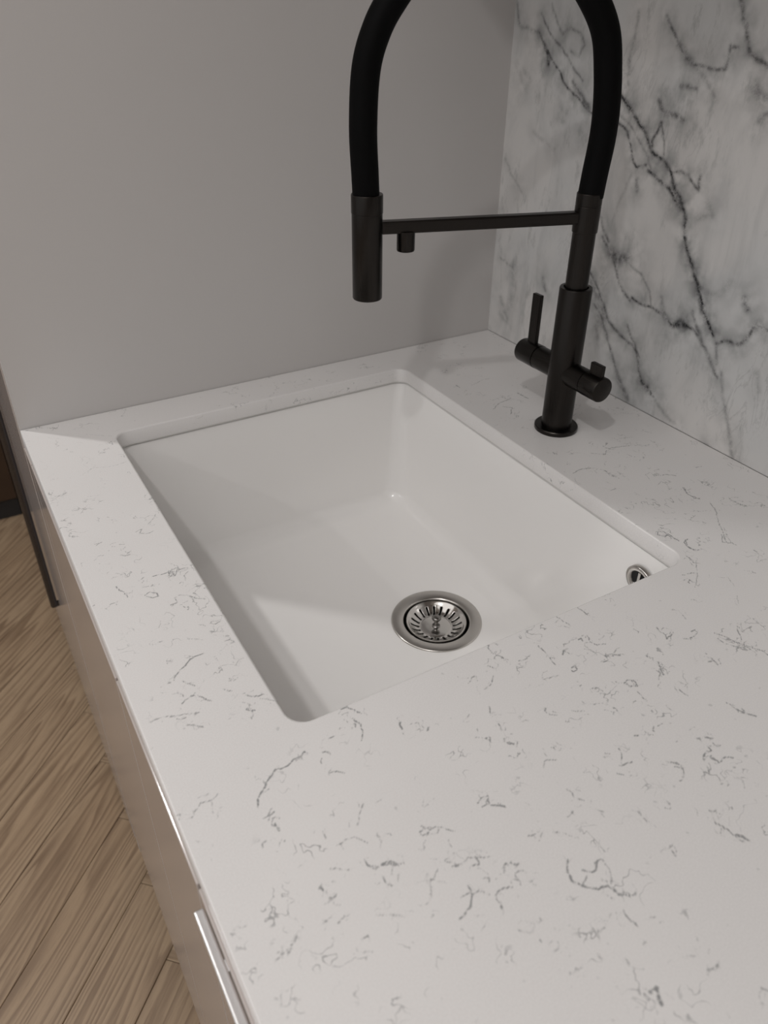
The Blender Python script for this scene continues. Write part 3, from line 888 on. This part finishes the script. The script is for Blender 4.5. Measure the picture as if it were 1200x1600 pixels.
(6.3,0.6,[(5609,4244),(5574,4345),(5616,4448)]),
(6.3,0.6,[(5741,3861),(5870,3969),(5952,3905)]),
(6.7,0.6,[(6040,3880),(6175,3919),(6311,3957)]),
(6.7,0.6,[(5984,3849),(6035,3930)]),
(6.7,0.6,[(6011,4604),(6152,4650),(6222,4722)]),
(7.5,0.6,[(6101,4946),(6032,5064),(6070,5194)]),
(5.6,0.6,[(6359,5339),(6347,5452),(6403,5526)]),
(5.6,0.5,[(6560,4710),(6637,4719)]),
(7.5,0.5,[(6073,5386),(5934,5537),(5697,5835)]),
(7.9,0.7,[(5356,3645),(5357,3667)]),
(8.4,0.6,[(5535,3745),(5544,3772)]),
(7.0,0.5,[(5358,4591),(5436,4591)]),
(6.7,0.4,[(6292,3755),(6488,3825)]),
(8.4,0.4,[(6703,3747),(6752,3855)]),
(6.0,0.4,[(5815,5328),(5995,5400)]),
(7.0,0.4,[(5864,5664),(5707,5892)]),
(7.0,0.5,[(5755,5503),(5756,5537)]),
(4.9,0.7,[(5194,5419),(5264,5406),(5262,5547),(5285,5612)]),
(5.6,0.7,[(5350,5639),(5285,5730),(5309,5809)])]



def rr_nearest(p, x0, x1, y0, y1, r):
    cx, cy = (x0 + x1) / 2, (y0 + y1) / 2
    hx, hy = (x1 - x0) / 2 - r, (y1 - y0) / 2 - r
    qx, qy = p[0] - cx, p[1] - cy
    kx, ky = max(-hx, min(hx, qx)), max(-hy, min(hy, qy))
    dx, dy = qx - kx, qy - ky
    d = math.hypot(dx, dy)
    if d < 1e-9: return (p[0], p[1]), (0, 0)
    return (cx + kx + dx / d * r, cy + ky + dy / d * r), (dx / d, dy / d)


def make_worktop():
    rnd = random.Random(8)
    st = 0.001
    def lines(a, b, s):
        n = max(1, int(round((b - a) / s)))
        return list(np.linspace(a, b, n + 1))
    CH = 0.0015
    hx0, hx1, hy0, hy1 = OX0 - CH, OX1 + CH, OY0 - CH, OY1 + CH     # outline of the hole at the top of its chamfer
    X = lines(FRONT_X, hx0, st) + lines(hx0, hx1, st)[1:] + lines(hx1, XM - 0.0003, st)[1:]
    Y = list(np.linspace(-2.0, -0.93, 24)) + lines(-0.925, hy0, st) + lines(hy0, hy1, st)[1:] + lines(hy1, -0.0008, st)[1:]
    X, Y = np.array(X), np.array(Y)
    F = np.zeros((len(Y), len(X)))
    for w, s, pts in FLECKS:
        pts = [(a * 1e-4, -b * 1e-4) for a, b in pts]
        pp = jitter(pts, 0.0008, 0.0030, rnd)
        for k in range(rnd.choice((1, 2, 3, 3))):
            bx, by = rnd.choice(pp)
            bx += rnd.gauss(0, 0.003); by += rnd.gauss(0, 0.003)
            an = rnd.uniform(0, 2 * PI); br = [(bx, by)]
            for q in range(rnd.randint(2, 6)):
                an += rnd.uniform(-1.1, 1.1)
                bx += 0.0017 * math.cos(an); by += 0.0017 * math.sin(an)
                br.append((bx, by))
            seg_field(X, Y, br, 0.00055, s * rnd.uniform(0.45, 0.9), F)
        seg_field(X, Y, pp, max(w * 1e-4 * 0.85, 0.00055), min(1, s * 1.1), F)
        seg_field(X, Y, pp, w * 1e-4 * 2.5 + 0.001, s * 0.16, F)
    nx, ny = len(X), len(Y)
    XC, YC = (X[:-1] + X[1:]) / 2, (Y[:-1] + Y[1:]) / 2
    cx, cy = (OX0 + OX1) / 2, (OY0 + OY1) / 2
    hr = ORAD + CH
    hx, hy = (OX1 - OX0) / 2 - ORAD, (OY1 - OY0) / 2 - ORAD
    QX, QY = np.meshgrid(XC - cx, YC - cy)
    sd = np.hypot(np.maximum(np.abs(QX) - hx, 0), np.maximum(np.abs(QY) - hy, 0)) - hr
    keep = sd > 0
    GX, GY = np.meshgrid(X, Y)
    V = np.stack([GX.ravel(), GY.ravel(), np.full(GX.size, H)], 1)
    idx = np.arange(nx * ny).reshape(ny, nx)
    quads = np.stack([idx[:-1, :-1], idx[:-1, 1:], idx[1:, 1:], idx[1:, :-1]], -1)[keep]
    # boundary edges of the hole
    E = {}
    kj, ki = np.nonzero(~keep)
    kset = set(zip(kj.tolist(), ki.tolist()))
    nxt = {}
    for j, i in kset:
        a, b, c, d = idx[j, i], idx[j, i + 1], idx[j + 1, i + 1], idx[j + 1, i]
        if (j - 1, i) not in kset: nxt[int(a)] = int(b)
        if (j, i + 1) not in kset: nxt[int(b)] = int(c)
        if (j + 1, i) not in kset: nxt[int(c)] = int(d)
        if (j, i - 1) not in kset: nxt[int(d)] = int(a)
    s0 = next(iter(nxt)); loop = [s0]; c = nxt[s0]
    while c != s0:
        loop.append(c); c = nxt[c]
    loop = np.array(loop)
    # snap the hole's edge to the rounded outline (pushed out by the chamfer)
    low = np.zeros((len(loop), 2))
    for k, vi in enumerate(loop):
        p, nrm = rr_nearest(V[vi], hx0, hx1, hy0, hy1, hr)
        low[k] = (p[0] - nrm[0] * CH, p[1] - nrm[1] * CH)
        V[vi, 0], V[vi, 1] = p
    used = np.zeros(len(V), bool); used[quads.ravel()] = True
    fl = F.ravel()
    verts = [V]; flv = [fl]; faces = [quads]
    base = len(V)
    m = len(loop)
    r1 = np.column_stack([low, np.full(m, H - CH)])
    r2 = np.column_stack([low, np.full(m, H - TH)])
    verts += [r1, r2]; flv += [fl[loop], np.zeros(m)]
    i = np.arange(m); j = (i + 1) % m
    faces.append(np.stack([loop[i], loop[j], base + j, base + i], -1))
    faces.append(np.stack([base + i, base + j, base + m + j, base + m + i], -1))
    # outer edge: small chamfer on the front (x=0), plain elsewhere
    oloop = np.array(list(idx[0, :]) + list(idx[1:, -1]) + list(idx[-1, -2::-1]) + list(idx[-2:0:-1, 0]))
    b2 = base + 2 * m; mo = len(oloop)
    P = V[oloop].copy()
    frontm = P[:, 0] < FRONT_X + 1e-6
    V[oloop[frontm], 0] += 0.0008
    q1 = P.copy(); q1[:, 2] = H - np.where(frontm, 0.0008, 0.0004)
    q2 = P.copy(); q2[:, 2] = H - TH
    verts += [q1, q2]; flv += [fl[oloop] * 0, fl[oloop] * 0]
    i = np.arange(mo); j = (i + 1) % mo
    faces.append(np.stack([oloop[i], oloop[j], b2 + j, b2 + i], -1)[:, ::-1])
    faces.append(np.stack([b2 + i, b2 + j, b2 + mo + j, b2 + mo + i], -1)[:, ::-1])
    # underside: four quads round the opening
    b3 = b2 + 2 * mo
    zb = H - TH
    x0, x1, y0, y1 = FRONT_X, XM - 0.0003, -2.0, -0.0008
    uv = [(x0, y0), (x1, y0), (x1, y1), (x0, y1), (OX0, OY0), (OX1, OY0), (OX1, OY1), (OX0, OY1)]
    verts.append(np.array([(a, b, zb) for a, b in uv])); flv.append(np.zeros(8))
    faces.append(np.array([(b3 + a, b3 + d, b3 + c2, b3 + b) for a, b, c2, d in ((0, 1, 5, 4), (1, 2, 6, 5), (2, 3, 7, 6), (3, 0, 4, 7))]))
    V = np.concatenate(verts); FL = np.concatenate(flv); Q = np.concatenate(faces)
    # drop unused vertices inside the hole
    used = np.zeros(len(V), bool); used[Q.ravel()] = True
    remap = np.cumsum(used) - 1
    V, FL, Q = V[used], FL[used], remap[Q]
    me = bpy.data.meshes.new('worktop')
    me.vertices.add(len(V)); me.vertices.foreach_set('co', V.astype('f').ravel())
    me.loops.add(Q.size); me.loops.foreach_set('vertex_index', Q.astype('i').ravel())
    me.polygons.add(len(Q))
    me.polygons.foreach_set('loop_start', np.arange(0, Q.size, 4, dtype='i'))
    me.update(calc_edges=True)
    me.validate()
    a = me.attributes.new('fleck', 'FLOAT', 'POINT')
    a.data.foreach_set('value', FL.astype('f'))
    o = link('worktop', me, QUARTZ)
    tag(o, 'white quartz worktop with fine grey flecks and a rectangular sink cut-out', 'worktop')


make_worktop()

# ------------------------------------------------------------------ undermount sink
DR = (0.3942, -0.3471)          # drain centre
ZF = H - 0.212                  # floor height at the drain
NR = 160


def rrect(x0, x1, y0, y1, r, z, n=NR):
    """rounded rectangle sampled by angle from the drain centre so rings line up"""
    pts = []
    cx, cy = (x0 + x1) / 2, (y0 + y1) / 2
    hx, hy = (x1 - x0) / 2, (y1 - y0) / 2
    per = []
    seg = 14
    for qx, qy, a0 in ((1, 1, 0), (-1, 1, 90), (-1, -1, 180), (1, -1, 270)):
        for k in range(seg + 1):
            a = math.radians(a0 + 90 * k / seg)
            per.append((cx + qx * (hx - r) + r * math.cos(a), cy + qy * (hy - r) + r * math.sin(a)))
    # resample: corners keep their points, the straights get the rest
    out = []
    ns = (n - 4 * (seg + 1)) // 4
    for c in range(4):
        blk = per[c * (seg + 1):(c + 1) * (seg + 1)]
        nx = per[((c + 1) * (seg + 1)) % len(per)]
        out += blk
        a, b = blk[-1], nx
        for k in range(1, ns + 1):
            t = k / (ns + 1)
            out.append((a[0] + (b[0] - a[0]) * t, a[1] + (b[1] - a[1]) * t))
    return [Vector((p[0], p[1], z)) for p in out]


sink = empty('kitchen_sink', ((OX0 + OX1) / 2, (OY0 + OY1) / 2, H - TH))
tag(sink, 'white ceramic undermount sink set into the quartz worktop below the black tap', 'sink')


def off(o):
    """keep world placement for a child of an empty placed away from the origin"""
    o.location = tuple(a - b for a, b in zip(o.location, o.parent.location))
    return o


def make_bowl():
    top = H - TH - 0.0006
    rings = []
    e = 0.0015
    X0, X1, Y0, Y1 = OX0 - e, OX1 + e, OY0 - e, OY1 + e
    # flange under the stone, then rim, wall, fillet, floor
    rings.append(rrect(X0 - 0.022, X1 + 0.022, Y0 - 0.022, Y1 + 0.022, ORAD + 0.022, top))
    rings.append(rrect(X0 - 0.004, X1 + 0.004, Y0 - 0.004, Y1 + 0.004, ORAD + 0.004, top))
    rings.append(rrect(X0 - 0.001, X1 + 0.001, Y0 - 0.001, Y1 + 0.001, ORAD, top - 0.0012))
    rings.append(rrect(X0, X1, Y0, Y1, ORAD, top - 0.004))
    tp = (0.018, 0.018, 0.020, 0.022)      # inset of each wall at its foot: left, right, near, far
    zb = ZF + 0.008
    wall_h = top - 0.004 - zb
    R = 0.026
    def ring(k, extra, z, rad):
        return rrect(X0 + tp[0] * k + extra, X1 - tp[1] * k - extra, Y0 + tp[2] * k + extra, Y1 - tp[3] * k - extra, rad, z)
    for t in (0.25, 0.5, 0.75, 0.87):
        z = top - 0.004 - wall_h * t
        if z > zb + R: rings.append(ring(t, 0, z, ORAD + 0.010 * t))
    for k in range(0, 10):
        a = math.radians(90 * k / 9)
        rings.append(ring(1, R * (1 - math.cos(a)) - 0.003 * 0, zb + R * (1 - math.sin(a)), ORAD + 0.012 + 0.004 * (1 - math.cos(a))))
    last = rings[-1]
    circ_r = 0.054
    outer = last
    # match every point with a point of the drain circle by index angle
    for t in (0.12, 0.3, 0.5, 0.7, 0.88, 1.0):
        rg = []
        for p in outer:
            d = Vector((p.x - DR[0], p.y - DR[1], 0)); L = d.length; d.normalize()
            r = L + (circ_r - L) * t
            rg.append(Vector((DR[0] + d.x * r, DR[1] + d.y * r, zb + (ZF - 0.0008 - zb) * t)))
        rings.append(rg)
    # recess below the flange of the drain
    rings.append([Vector((DR[0] + (p.x - DR[0]) * 0.80, DR[1] + (p.y - DR[1]) * 0.80, ZF - 0.004)) for p in rings[-1]])
    rings.append([Vector((p.x, p.y, ZF - 0.014)) for p in rings[-1]])
    # outside of the bowl
    rings.append([Vector((DR[0] + (p.x - DR[0]) * 1.35, DR[1] + (p.y - DR[1]) * 1.35, ZF - 0.014)) for p in rings[-1]])
    rings.append(ring(1, -0.002, zb - 0.012, ORAD + 0.012))
    rings.append(rrect(X0 - 0.010, X1 + 0.010, Y0 - 0.010, Y1 + 0.010, ORAD + 0.008, top - 0.012))
    rings.append(rrect(X0 - 0.022, X1 + 0.022, Y0 - 0.022, Y1 + 0.022, ORAD + 0.022, top - 0.012))
    m = MB()
    m.loft(rings + [rings[0]], cap0=False, cap1=False)
    bmesh.ops.remove_doubles(m.bm, verts=m.bm.verts, dist=1e-6)
    o = m.build('bowl', CERAMIC, sink, smooth=True, auto=50)
    off(o)
    # silicone joint between stone and ceramic
    r0 = rrect(OX0 + 0.0001, OX1 - 0.0001, OY0 + 0.0001, OY1 - 0.0001, ORAD, H - TH + 0.0007)
    r1 = rrect(OX0 + 0.0006, OX1 - 0.0006, OY0 + 0.0006, OY1 - 0.0006, ORAD, H - TH - 0.0003)
    r2 = rrect(OX0 - 0.0010, OX1 + 0.0010, OY0 - 0.0010, OY1 + 0.0010, ORAD, H - TH - 0.0018)
    off(MB().loft([r0, r1, r2], False, False).build('silicone_joint', SEAL, sink, smooth=True))


make_bowl()
dc = (DR[0], DR[1], ZF)
off(MB().lathe([(0.0575, -0.0016), (0.0575, 0.0000), (0.0570, 0.0010), (0.0556, 0.0014), (0.0436, 0.0004), (0.0424, -0.0002), (0.0416, -0.0014),
                (0.0412, -0.0040), (0.0411, -0.010)], dc, n=96, cap0=False, cap1=False)
    .build('drain_flange', SATIN, sink, smooth=True, auto=60))
off(MB().lathe([(0.0410, -0.0085), (0.0408, -0.024), (0.030, -0.031), (0.012, -0.034), (0.0, -0.034)], dc, n=64, cap0=False, cap1=False)
    .build('drain_cup', DARKST, sink, smooth=True, auto=60))
# overflow on the wall below the tap: normal points to -x
OV = (0.5060, -0.5445, H - 0.0550)
off(MB().lathe([(0.0176, -0.004), (0.0178, 0.0006), (0.0170, 0.0014), (0.0132, 0.0013), (0.0118, 0.0004), (0.0116, -0.004)], OV, axis=(-1, 0, -0.1), n=48,
               cap0=False, cap1=False).build('overflow_ring', SATIN, sink, smooth=True, auto=60))
off(MB().lathe([(0.0118, -0.0012), (0.0, -0.0012)], OV, axis=(-1, 0, -0.1), n=48, cap0=False, cap1=False).build('overflow_shade_disc', HOLE, sink))  # near-black disc, the overflow's inner shade put into its colour
off(MB().box(OV[0] - 0.0022, OV[0] + 0.002, OV[1] - 0.0016, OV[1] + 0.0016, OV[2] - 0.0113, OV[2] + 0.0112, 0.0004).build('overflow_bar', CHROME, sink))

# basket strainer that lifts out of the drain
strainer = empty('sink_strainer', (DR[0], DR[1], ZF))
tag(strainer, 'round stainless steel basket strainer with radial slots and a centre knob in the sink drain', 'strainer')


def make_basket():
    bm = bmesh.new()
    NA = 200
    # profile of the slotted dish: (radius, height)
    prof = [(0.0384, -0.0034), (0.0388, -0.0014), (0.0378, -0.0002), (0.0360, -0.0010), (0.0344, -0.0032)]
    rs = np.linspace(0.0332, 0.0205, 14)
    for r in rs:
        t = (0.0332 - r) / (0.0332 - 0.0205)
        prof.append((float(r), -0.0040 - 0.0062 * math.sin(t * PI / 2)))
    prof += [(0.0196, -0.0104), (0.0190, -0.0098), (0.0184, -0.0097), (0.0120, -0.0096), (0.0050, -0.0095)]
    rings = [[bm.verts.new((r * math.cos(2 * PI * i / NA), r * math.sin(2 * PI * i / NA), z)) for i in range(NA)] for r, z in prof]
    def slot(k, i):
        r = (prof[k][0] + prof[k + 1][0]) / 2
        if not (0.0212 < r < 0.0325): return False
        ph = i % 10
        if r < 0.0242: return ph in (3, 4, 5, 6)
        return ph in (3, 4, 5)
    for k in range(len(prof) - 1):
        for i in range(NA):
            if slot(k, i): continue
            j = (i + 1) % NA
            bm.faces.new((rings[k][i], rings[k][j], rings[k + 1][j], rings[k + 1][i]))
    bm.faces.new(rings[-1])
    bmesh.ops.recalc_face_normals(bm, faces=bm.faces)
    me = bpy.data.meshes.new('basket')
    bm.to_mesh(me); bm.free()
    o = link('basket', me, CHROME, strainer, smooth=True, auto=60)
    md = o.modifiers.new('wall', 'SOLIDIFY'); md.thickness = 0.0006; md.offset = -1
    MB().lathe([(0.0050, -0.0096), (0.0052, -0.0088), (0.0030, -0.0075), (0.0026, -0.0030), (0.0030, -0.0005), (0.0052, 0.0012), (0.0060, 0.0030),
                (0.0056, 0.0048), (0.0036, 0.0058), (0.0010, 0.0060)], n=40).build('knob', KNOB, strainer, smooth=True, auto=60)


make_basket()

# ------------------------------------------------------------------ kitchen tap
FX, FY = 0.5805, -0.3160
TH_SP = math.radians(17)
tap = empty('kitchen_tap', (FX, FY, H))
tag(tap, 'tall gunmetal kitchen tap with arched black hose and two side valves standing behind the sink', 'tap')
MB().lathe([(0.0262, 0.0), (0.0266, 0.0008), (0.0266, 0.0046), (0.0258, 0.0056), (0.0186, 0.0058)], n=72).build('base_flange', GUN, tap, smooth=True)
MB().lathe([(0.0184, 0.0050), (0.0184, 0.1750), (0.0178, 0.1766), (0.0140, 0.1768), (0.0136, 0.1740), (0.0122, 0.1735)], n=72).build('body', GUN, tap, smooth=True)
MB().lathe([(0.0126, 0.165), (0.0126, 0.2365), (0.0136, 0.2368)], n=64).build('riser', GUN, tap, smooth=True)
MB().lathe([(0.0128, 0.2364), (0.0137, 0.2368), (0.0137, 0.2630), (0.0134, 0.2634), (0.0134, 0.2640), (0.0137, 0.2644), (0.0137, 0.2755), (0.0132, 0.2762), (0.012, 0.2764)],
           n=64).build('riser_collar', GUN, tap, smooth=True)
# spout direction (in plan) and a helper that gives points in the hose plane
sd = Vector((-math.cos(TH_SP), math.sin(TH_SP), 0))
sn = Vector((-sd.y, sd.x, 0))


def hp(s, z, n=0.0):
    return Vector((0, 0, z)) + sd * s + sn * n


hose_pts = [(-0.0008, 0.272), (-0.0022, 0.295), (-0.0045, 0.325), (-0.0042, 0.352), (0.0000, 0.385), (0.0085, 0.419), (0.0268, 0.4465), (0.055, 0.474), (0.090, 0.493),
            (0.124, 0.499), (0.160, 0.491), (0.192, 0.470), (0.216, 0.4428), (0.2300, 0.4200), (0.2395, 0.3900), (0.2425, 0.343), (0.2408, 0.300), (0.2397, 0.276)]
MB().tube([hp(s, z) for s, z in catmull(hose_pts, 8)], 0.0134, 40).build('hose', RUBBER, tap, smooth=True)
NZ = 0.2390
head = MB().lathe([(0.0140, 0.1800), (0.0150, 0.1802), (0.0156, 0.1812), (0.0156, 0.2660), (0.0160, 0.2664), (0.0160, 0.2830), (0.0156, 0.2840), (0.0132, 0.2842)],
                  hp(NZ, 0), n=72).build('spray_head', GUN, tap, smooth=True)
head_o = head
MB().lathe([(0.0138, 0.1806), (0.0, 0.1808)], hp(NZ, 0), n=48, cap0=False, cap1=False).build('spray_face', RUBBER, head_o)
# docking arm: flat bar from the collar to a ring round the spray head


def bar_between(s0, s1, zc, hw, hh, name, mat, parent, bev=0.0016):
    m = MB()
    m.box(s0, s1, -hw, hw, zc - hh, zc + hh, bev)
    o = m.build(name, mat, parent)
    o.rotation_euler = (0, 0, PI - TH_SP)
    return o


GUN3 = mat_brushed('gunmetal_arm', (0.036, 0.0325, 0.030), 0.31, (12, 900, 900))
bar_between(0.010, NZ - 0.013, 0.2515, 0.0060, 0.0062, 'docking_arm', GUN3, tap)
MB().lathe([(0.0080, 0.2268), (0.0090, 0.2272), (0.0094, 0.2282), (0.0094, 0.2470)], hp(0.1985, 0), n=48).build('filter_outlet', GUN, tap, smooth=True)


def valve(sgn, length, gap, name_label):
    z = 0.0765
    v = MB().lathe([(0.0143, 0.010), (0.0143, gap - 0.0008), (0.0132, gap - 0.0008)], (0, 0, z), (0, sgn, 0), n=56).build('valve_barrel', GUN2, tap, smooth=True)
    MB().lathe([(0.0132, gap), (0.0146, gap + 0.0003), (0.0146, length - 0.0018), (0.0140, length - 0.0005), (0.0130, length)], (0, 0, z), (0, sgn, 0), n=56) \
        .build('valve_cap', GUN2, v, smooth=True)
    return v, z


v1, z = valve(1, 0.0775, 0.0455, '')
m = MB(); m.box(-0.0028, 0.0028, 0.0535, 0.0680, z + 0.010, z + 0.0745, 0.0010)
m.build('valve_lever', GUN, v1)
v2, z = valve(-1, 0.0655, 0.0395, '')
m = MB(); m.box(-0.0028, 0.0028, -0.0620, -0.0430, z + 0.010, z + 0.0275, 0.0010)
m.build('valve_lever', GUN, v2)

# ------------------------------------------------------------------ cabinets
DX = 0.0002          # face of the base doors
GAPY = 0.0015


def carcass(x0, x1, y0, y1, z0, z1, parent, open_top=True):
    m = MB(); t = 0.018
    m.box(x0, x1, y0, y0 + t, z0, z1)
    m.box(x0, x1, y1 - t, y1, z0, z1)
    m.box(x0, x1, y0 + t, y1 - t, z0, z0 + t)
    m.box(x1 - 0.008, x1, y0 + t, y1 - t, z0 + t, z1)
    return m.build('carcass', CARC, parent)


def wall_bar(parent, y0, y1, z, xc, rad, mat, posts):
    """horizontal bar handle along y"""
    h = MB()
    h.box(xc - rad, xc + rad, y0, y1, z - 0.005, z + 0.005, 0.0014, 3)
    o = h.build('bar_handle', mat, parent)
    for py in posts:
        MB().box(xc, DX + 0.001, py - 0.004, py + 0.004, z - 0.0035, z + 0.0035, 0.0005).build('handle_post', mat, o)
    return o


def base_unit(name, label, y0, y1, fronts, handle=None):
    e = empty(name, (0.3, (y0 + y1) / 2, 0))
    tag(e, label, 'cabinet')
    off(carcass(DX + 0.019, 0.60, y0 + 0.0005, y1 - 0.0005, 0.10, H - TH - 0.0185 if name == 'sink_cabinet' else H - TH - 0.0006, e))
    off(MB().box(0.060, 0.075, y0 + 0.001, y1 - 0.001, 0.0005, 0.0995).build('plinth', PLINTH, e))
    for kind, a, b, z0, z1 in fronts:
        d = MB().box(DX, DX + 0.0185, a, b, z0, z1, 0.0012, 3).build(kind, LACQ, e)
        off(d)
        if handle and kind == handle[0] and z1 > H - 0.04:
            h = wall_bar(d, handle[1], handle[2], H - 0.034, -0.0036, 0.0034, BAR, (handle[1] + 0.04, handle[2] - 0.04))
    return e


ZT = H - TH - 0.004
base_unit('sink_cabinet', 'gloss taupe base cabinet under the sink, next to the grey wall', -0.655, -0.001,
          [('filler_strip', -0.050, -0.002, 0.085, ZT), ('door', -0.4485, -0.0515, 0.085, ZT), ('door', -0.6535, -0.4515, 0.085, ZT)])
base_unit('drawer_cabinet', 'gloss taupe base cabinet with a pale metal bar handle, nearest the camera', -1.255, -0.6555,
          [('drawer_front', -1.2535, -0.6565, 0.4515, ZT), ('drawer_front', -1.2535, -0.6565, 0.085, 0.4485)], ('drawer_front', -1.245, -0.6655))

# tall cabinet beyond the grey wall
tc = empty('tall_cabinet', (0.3, 0.6, 0))
tag(tc, 'tall gloss taupe cabinet with a long black bar handle beyond the grey wall', 'cabinet')
off(MB().box(0.020, 0.60, 0.0195, 1.335, 0.10, 2.25).build('carcass', CARC, tc))
off(MB().box(0.060, 0.075, 0.0195, 1.335, 0.0005, 0.0995).build('plinth', PLINTH, tc))
for a, b in ((0.0195, 0.655), (0.658, 1.335)):
    d = off(MB().box(0.0005, 0.0195, a, b, 0.02, 2.25, 0.0009, 2).build('door', LACQ, tc))
    if a < 0.1:
        h = MB()
        h.box(-0.0155, -0.0020, 0.395, 0.409, 0.300, 1.60, 0.0045, 4)
        hh = h.build('bar_handle', BLACKBAR, d)
        for pz in (0.306, 1.594):
            MB().box(-0.0050, 0.0008, 0.3985, 0.4055, pz - 0.005, pz + 0.005, 0.0005).build('handle_post', BLACKBAR, hh)

# unseen wall cabinet above the frame, added to shade the marble and worktop
wc = empty('unseen_wall_cabinet', (0.535, -1.0, H + 0.62))
tag(wc, 'unseen gloss taupe wall cabinet added above the worktop to shade the marble side', 'cabinet')
off(MB().box(0.375, 0.734, -2.0, -0.002, H + 0.705, H + 1.35).build('carcass', CARC, wc))
for a, b in ((-2.0, -1.335), (-1.333, -0.668), (-0.666, -0.003)):
    off(MB().box(0.355, 0.3745, a, b, H + 0.703, H + 1.35, 0.0009).build('door', LACQ, wc))

# dark brown cabinet closing the far end of the passage
bc = empty('dark_cabinet', (-0.9, 1.32, 0))
tag(bc, 'dark brown cabinet on a black plinth standing on the floor behind the long bar handle', 'cabinet')
off(MB().box(-1.60, -0.002, 1.30, 1.338, 0.06, 2.25).build('carcass', CARC, bc))
for a, b in ((-1.60, -1.072), (-1.069, -0.541), (-0.538, -0.002)):
    off(MB().box(a, b, 1.281, 1.2995, 0.065, 2.25, 0.0009).build('door', WALNUT, bc))
off(MB().box(-1.60, -0.002, 1.290, 1.330, 0.0005, 0.0595).build('plinth', PLINTH, bc))

pf = MB()  # frame made up for the added fill light, out of view
for a in ((-2.27, -2.25, -2.72, 0.32), (-0.05, -0.03, -2.72, 0.32), (-2.25, -0.05, -2.72, -2.70), (-2.25, -0.05, 0.30, 0.32)):
    pf.box(a[0], a[1], a[2], a[3], CEIL - 0.035, CEIL)
tag(pf.build('fill_light_frame', SATIN), 'made-up frame round the added ambient fill light under the ceiling', 'lamp')

# recessed fittings of the ceiling lamps
for k, (lx, ly, lp, lr) in enumerate(DOWNLIGHTS):
    f = MB().lathe([(lr + 0.004, -0.001), (lr + 0.006, -0.009), (lr + 0.014, -0.006), (lr + 0.016, 0.0)], (lx, ly, CEIL), n=48, cap0=False, cap1=False) \
        .build('ceiling_downlight', CHROME, smooth=True)
    tag(f, ('round ceiling downlight above the passage beside the tall cabinet', 'round ceiling downlight above the front edge of the drawer cabinet',
            'round ceiling downlight in the middle of the room', 'round ceiling downlight at the rear of the room')[k], 'lamp')
